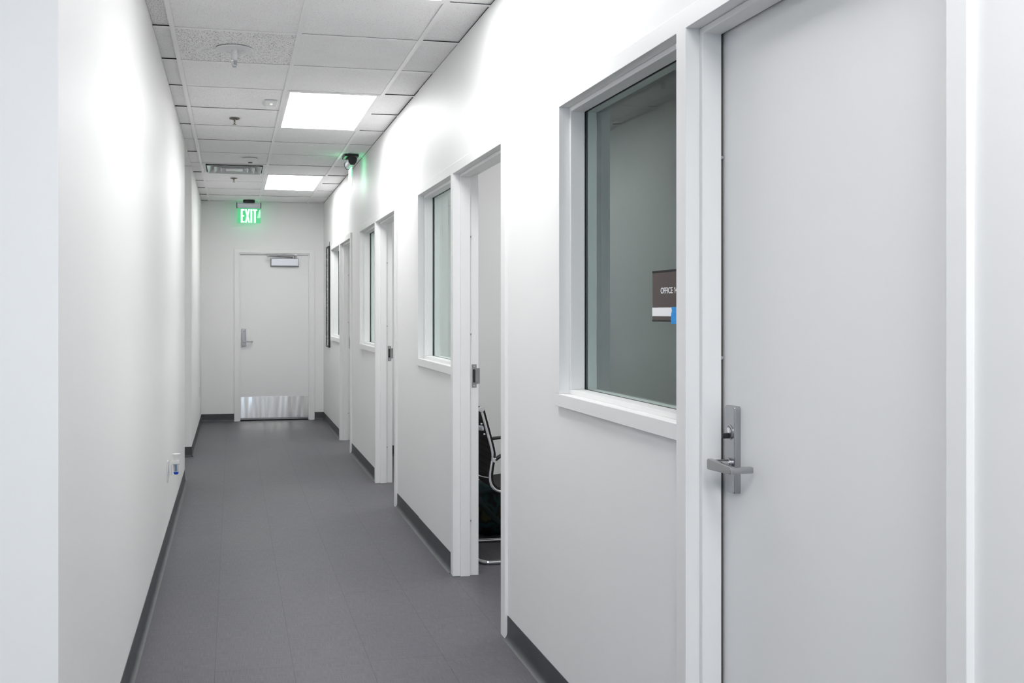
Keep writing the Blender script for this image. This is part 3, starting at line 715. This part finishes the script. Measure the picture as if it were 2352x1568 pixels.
MB().prism([(y1, 1.4240), (y1, 1.4406), (y1 + 0.0022, 1.4406), (y1 + 0.0060, 1.4378), (y1 + 0.0060, 1.4358), (y1 + 0.0024, 1.4374), (y1 + 0.0024, 1.4240)], 'X', xg - 0.0041, xg - 0.0036).build('numeral', M['letter'], t, smooth=False)
text_mesh('4', 0.0240, 0.95, M['letter'], t, 'numeral', mt(2.4500))
zig = [(2.4715, 1.3850), (2.4730, 1.3800), (2.4695, 1.3765), (2.4720, 1.3710), (2.4745, 1.3660), (2.4760, 1.3600), (2.4750, 1.3550), (2.4770, 1.3490), (2.4760, 1.3420), (2.4785, 1.3370),
       (2.4260, 1.3370), (2.4225, 1.3500), (2.4190, 1.3700), (2.4180, 1.3850)]
tag(MB().prism(zig, 'X', xg - 0.0050, xg - 0.0045).build('masking_tape', M['tape'], smooth=False), 'torn piece of blue masking tape over the office name sign', 'tape')

# ---------------------------------------------------------------- left wall plates
def outlet(y, z0, label, dz=0.117):
    t = thing('outlet', label, 'outlet', (XL, y, z0), 'white outlet cover plates on the left walls')
    MB().box(XL, XL + 0.006, y - 0.036, y + 0.036, z0, z0 + dz, 0.002).build('cover_plate', M['white'], t)
    for zz in (z0 + dz * 0.33, z0 + dz * 0.67):
        MB().box(XL + 0.005, XL + 0.0085, y - 0.017, y + 0.017, zz - 0.014, zz + 0.014, 0.003).build('socket', M['white'], t)
    return t
o1 = outlet(5.80, 0.362, 'white outlet plate behind the plug-in dispenser, low on the long left wall', 0.125)
c = copy_tree(o1); c.location.y = 11.07; c.location.z = 0.394; c['label'] = 'white outlet plate low on the far left wall near the end door'
# plug-in dispenser on the nearer outlet
dy = 5.80; x0 = XL + 0.0088
t = thing('dispenser', 'white plug-in dispenser with funnel top and blue-tipped clear vial', 'dispenser', (x0, dy, 0.404))
bd = MB()
bd.prism([(x0, 0.404), (x0 + 0.017, 0.404), (x0 + 0.017, 0.462), (x0 + 0.021, 0.467), (x0 + 0.060, 0.467), (x0 + 0.060, 0.490), (x0 + 0.030, 0.490), (x0 + 0.017, 0.486), (x0 + 0.007, 0.477), (x0, 0.463)], 'Y', dy - 0.016, dy + 0.016, 0.003)
bd.build('bracket', M['white'], t)
MB().lathe((x0 + 0.044, dy, 0.489), [(0.016, 0.0), (0.0155, 0.006), (0.0185, 0.022), (0.0245, 0.036), (0.0245, 0.0385), (0.020, 0.0385), (0.0, 0.030)], 32).build('funnel', M['white'], t)
MB().lathe((x0 + 0.041, dy, 0.4665), [(0.0185, 0.0), (0.0190, -0.005), (0.0165, -0.030), (0.0145, -0.044), (0.013, -0.045), (0.0, -0.045)], 28).build('vial', M['vial'], t)
MB().cyl((x0 + 0.041, dy, 0.4660), (x0 + 0.041, dy, 0.424), 0.0045, 0.0055, 16).build('wick', M['lblue'], t)
MB().lathe((x0 + 0.041, dy, 0.4215), [(0.0150, 0.0), (0.0140, -0.010), (0.0105, -0.0155), (0.0, -0.016)], 28).build('blue_tip', M['blue'], t)

# ---------------------------------------------------------------- dark framed panel near the end
py0, py1, pz0, pz1 = 11.20, 11.50, 0.945, 2.150; px_ = 1.114
t = thing('wall_frame', 'tall dark-framed glazed panel on the right wall by the end corner', 'picture frame', (XR, (py0 + py1) / 2, pz0))
f = MB(); e = 0.022
f.box(px_, XR - 0.0005, py0, py0 + e, pz0, pz1, 0.002).box(px_, XR - 0.0005, py1 - e, py1, pz0, pz1, 0.002).box(px_, XR - 0.0005, py0 + e, py1 - e, pz0, pz0 + e, 0.002).box(px_, XR - 0.0005, py0 + e, py1 - e, pz1 - e, pz1, 0.002)
f.build('frame', M['black'], t)
m = M['print'] = mat('streaked_reflection_paint', (0.2, 0.2, 0.2), 0.15)
Lk(m, ramp(m, noise(m, coords(m, (1, 1.5, 9)), 1, 3), [(0.38, (0.02, 0.025, 0.03)), (0.46, (0.55, 0.56, 0.58)), (0.52, (0.06, 0.07, 0.08)), (0.62, (0.45, 0.47, 0.5))]), BS(m).inputs['Base Color'])  # pale streaks painted into the colour imitate reflections on the glazing
MB().box(px_ + 0.006, XR - 0.002, py0 + e - 0.001, py1 - e + 0.001, pz0 + e - 0.001, pz1 - e + 0.001).build('print', M['print'], t, smooth=False)
MB().tube([(XR - 0.006, py0 + 0.06, pz1 - 0.002), (XR - 0.004, py0 + 0.06, pz1 + 0.05)], 0.003, 8).build('top_rod', M['black'], t)  # thin black rod rising above the frame

# ---------------------------------------------------------------- office chair behind the second door
NY, FY = 4.985, 5.43
t = thing('office_chair', 'black office chair with chrome side rails and floor loop, through the second doorway', 'chair', (1.6, (NY + FY) / 2, 0))
back = [(1.327, 0.838), (1.356, 0.733), (1.386, 0.620), (1.390, 0.575), (1.381, 0.520), (1.376, 0.465), (1.388, 0.420), (1.425, 0.392), (1.50, 0.385), (1.62, 0.398), (1.74, 0.412), (1.80, 0.410)]
prof = smooth_path([(x, 0, z) for x, z in back], 5)
for y in (NY, FY):
    r_ = MB().tube([(p.x, y, p.z) for p in prof], 0.01, 12, flat=(0.0075, 0.006)).build('side_rail', M['chrome'], t)
    MB().cyl((1.327, y - 0.012, 0.840), (1.327, y + 0.012, 0.840), 0.0155, n=28, bev=0.003).build('end_knob', M['chrome'], r_)
    for (kx, kz) in ((1.338, 0.762), (1.354, 0.705)):
        MB().lathe((kx - 0.010, y, kz), [(0.0, 0.006), (0.005, 0.004), (0.006, 0), (0.005, -0.004), (0, -0.006)], 14, 'Y').build('rail_bolt', M['chrome'], r_)
def sling(bm, pts, off0, off1, y0, y1):
    """padded sheet following the rail profile, offset to its sitting side"""
    lo, hi = [], []
    for i, p in enumerate(pts):
        d = (pts[min(i + 1, len(pts) - 1)] - pts[max(i - 1, 0)]).normalized(); nrm = Vector((-d.z, 0, d.x)) * -1
        nrm = Vector((-d.z, 0, d.x)); nrm = nrm if (nrm.x + nrm.z) > 0 else -nrm
        lo.append(p + nrm * off0); hi.append(p + nrm * off1)
    bm.prism([(p.x, p.z) for p in lo] + [(p.x, p.z) for p in reversed(hi)], 'Y', y0, y1)
s = MB(); sling(s, prof[:30], -0.003, 0.020, NY + 0.009, FY - 0.009); s.build('backrest', M['fabric'], t)
s = MB(); sling(s, prof[29:], -0.003, 0.020, NY + 0.009, FY - 0.009); s.build('seat', M['fabric'], t)
MB().tube([(1.327, NY + 0.01, 0.842), (1.327, FY - 0.01, 0.842)], 0.011, 14).build('top_roll', M['fabric'], t)
MB().tube([(1.338, NY + 0.006, 0.737), (1.325, NY + 0.04, 0.735), (1.325, FY - 0.04, 0.735), (1.338, FY - 0.006, 0.737)], 0.01, 10, flat=(0.014, 0.006)).build('back_stretcher', M['alu'], t)
MB().tube(smooth_path([(1.372, NY + 0.006, 0.466), (1.362, NY + 0.15, 0.452), (1.362, FY - 0.15, 0.452), (1.372, FY - 0.006, 0.466)], 5), 0.0035, 10).build('lower_stretcher', M['chrome'], t)
for y, sg in ((NY, -1), (FY, 1)):
    ya = y + sg * 0.022
    ar = smooth_path([(1.398, ya, 0.566), (1.43, ya, 0.588), (1.50, ya, 0.612), (1.60, ya, 0.622), (1.72, ya, 0.626), (1.775, ya, 0.615), (1.785, ya, 0.520), (1.770, ya, 0.425)], 5)
    a_ = MB().tube(ar, 0.01, 12, flat=(0.010, 0.014)).build('armrest', M['black'], t)
    MB().cyl((1.394, y, 0.566), (1.394, ya + sg * 0.012, 0.566), 0.011, 0.013, 18, 0.002).build('arm_joint', M['chrome'], a_)
    MB().cyl((1.770, y, 0.424), (1.770, ya + sg * 0.010, 0.424), 0.010, n=16, bev=0.002).build('arm_joint', M['chrome'], a_)
rr = 0.0115; cr = 0.05
loop = []
def arc(cx_, cy_, a0, a1, n=6): return [(cx_ + cr * math.cos(a0 + (a1 - a0) * k / n), cy_ + cr * math.sin(a0 + (a1 - a0) * k / n), rr) for k in range(n + 1)]
by0, by1, bx0 = NY - 0.02, FY + 0.02, 1.325
def post(y): return [(1.80, y, rr), (1.845, y, 0.020), (1.868, y, 0.060), (1.868, y, 0.34), (1.855, y, 0.382), (1.81, y, 0.402), (1.74, y, 0.403)]
path = post(by0)[::-1] + arc(bx0 + cr, by0 + cr, -PI / 2, -PI)[0:] + arc(bx0 + cr, by1 - cr, PI, PI / 2) + post(by1)
MB().tube(path, rr, 14).build('floor_loop', M['chrome'], t)
MB().tube([(1.80, by0, 0.403), (1.80, by1, 0.403)], 0.009, 12).build('front_stretcher', M['chrome'], t)

# ---------------------------------------------------------------- bag on the floor behind the chair's base
bx_, by_ = 1.66, 5.68
t = thing('bag', 'dark camouflage bag slumped on the floor behind the black office chair', 'bag', (bx_, by_, 0))
b2 = bmesh.new(); bmesh.ops.create_cube(b2, size=1)
bmesh.ops.subdivide_edges(b2, edges=b2.edges[:], cuts=7, use_grid_fill=True)
rg = random.Random(3)
for v in b2.verts:
    u = v.co.copy() * 2
    k = (abs(u.x) ** 4 + abs(u.y) ** 4 + abs(u.z) ** 4) ** 0.25
    s_ = u / max(k, 1e-6) * max(abs(u.x), abs(u.y), abs(u.z))
    top = max(0, s_.z)
    v.co = Vector((bx_ + s_.x * 0.28 * (1 - 0.22 * top), by_ + s_.y * 0.15 * (1 - 0.30 * top), 0.168 + s_.z * 0.165 + 0.012 * math.sin(7 * s_.x + 2) * top + 0.006 * math.sin(13 * s_.y + 5 * s_.x)))
zmin = min(v.co.z for v in b2.verts)
for v in b2.verts: v.co.z = max(v.co.z - zmin, 0.0) if v.co.z - zmin > 0.01 else 0.0
for f in b2.faces: f.smooth = True
MB().merge(b2, 0, True).build('bag_body', M['camo'], t)
MB().tube(smooth_path([(1.44, 5.56, 0.17), (1.46, 5.555, 0.255), (1.53, 5.56, 0.285), (1.62, 5.57, 0.265), (1.72, 5.58, 0.20)], 6), 0.01, 10, flat=(0.014, 0.004)).build('carry_strap', M['strap'], t)
MB().tube(smooth_path([(1.465, 5.570, 0.27), (1.47, 5.535, 0.22), (1.52, 5.525, 0.16), (1.57, 5.524, 0.11), (1.62, 5.526, 0.085)], 6), 0.01, 10, flat=(0.016, 0.004)).build('front_strap', M['strap'], t)
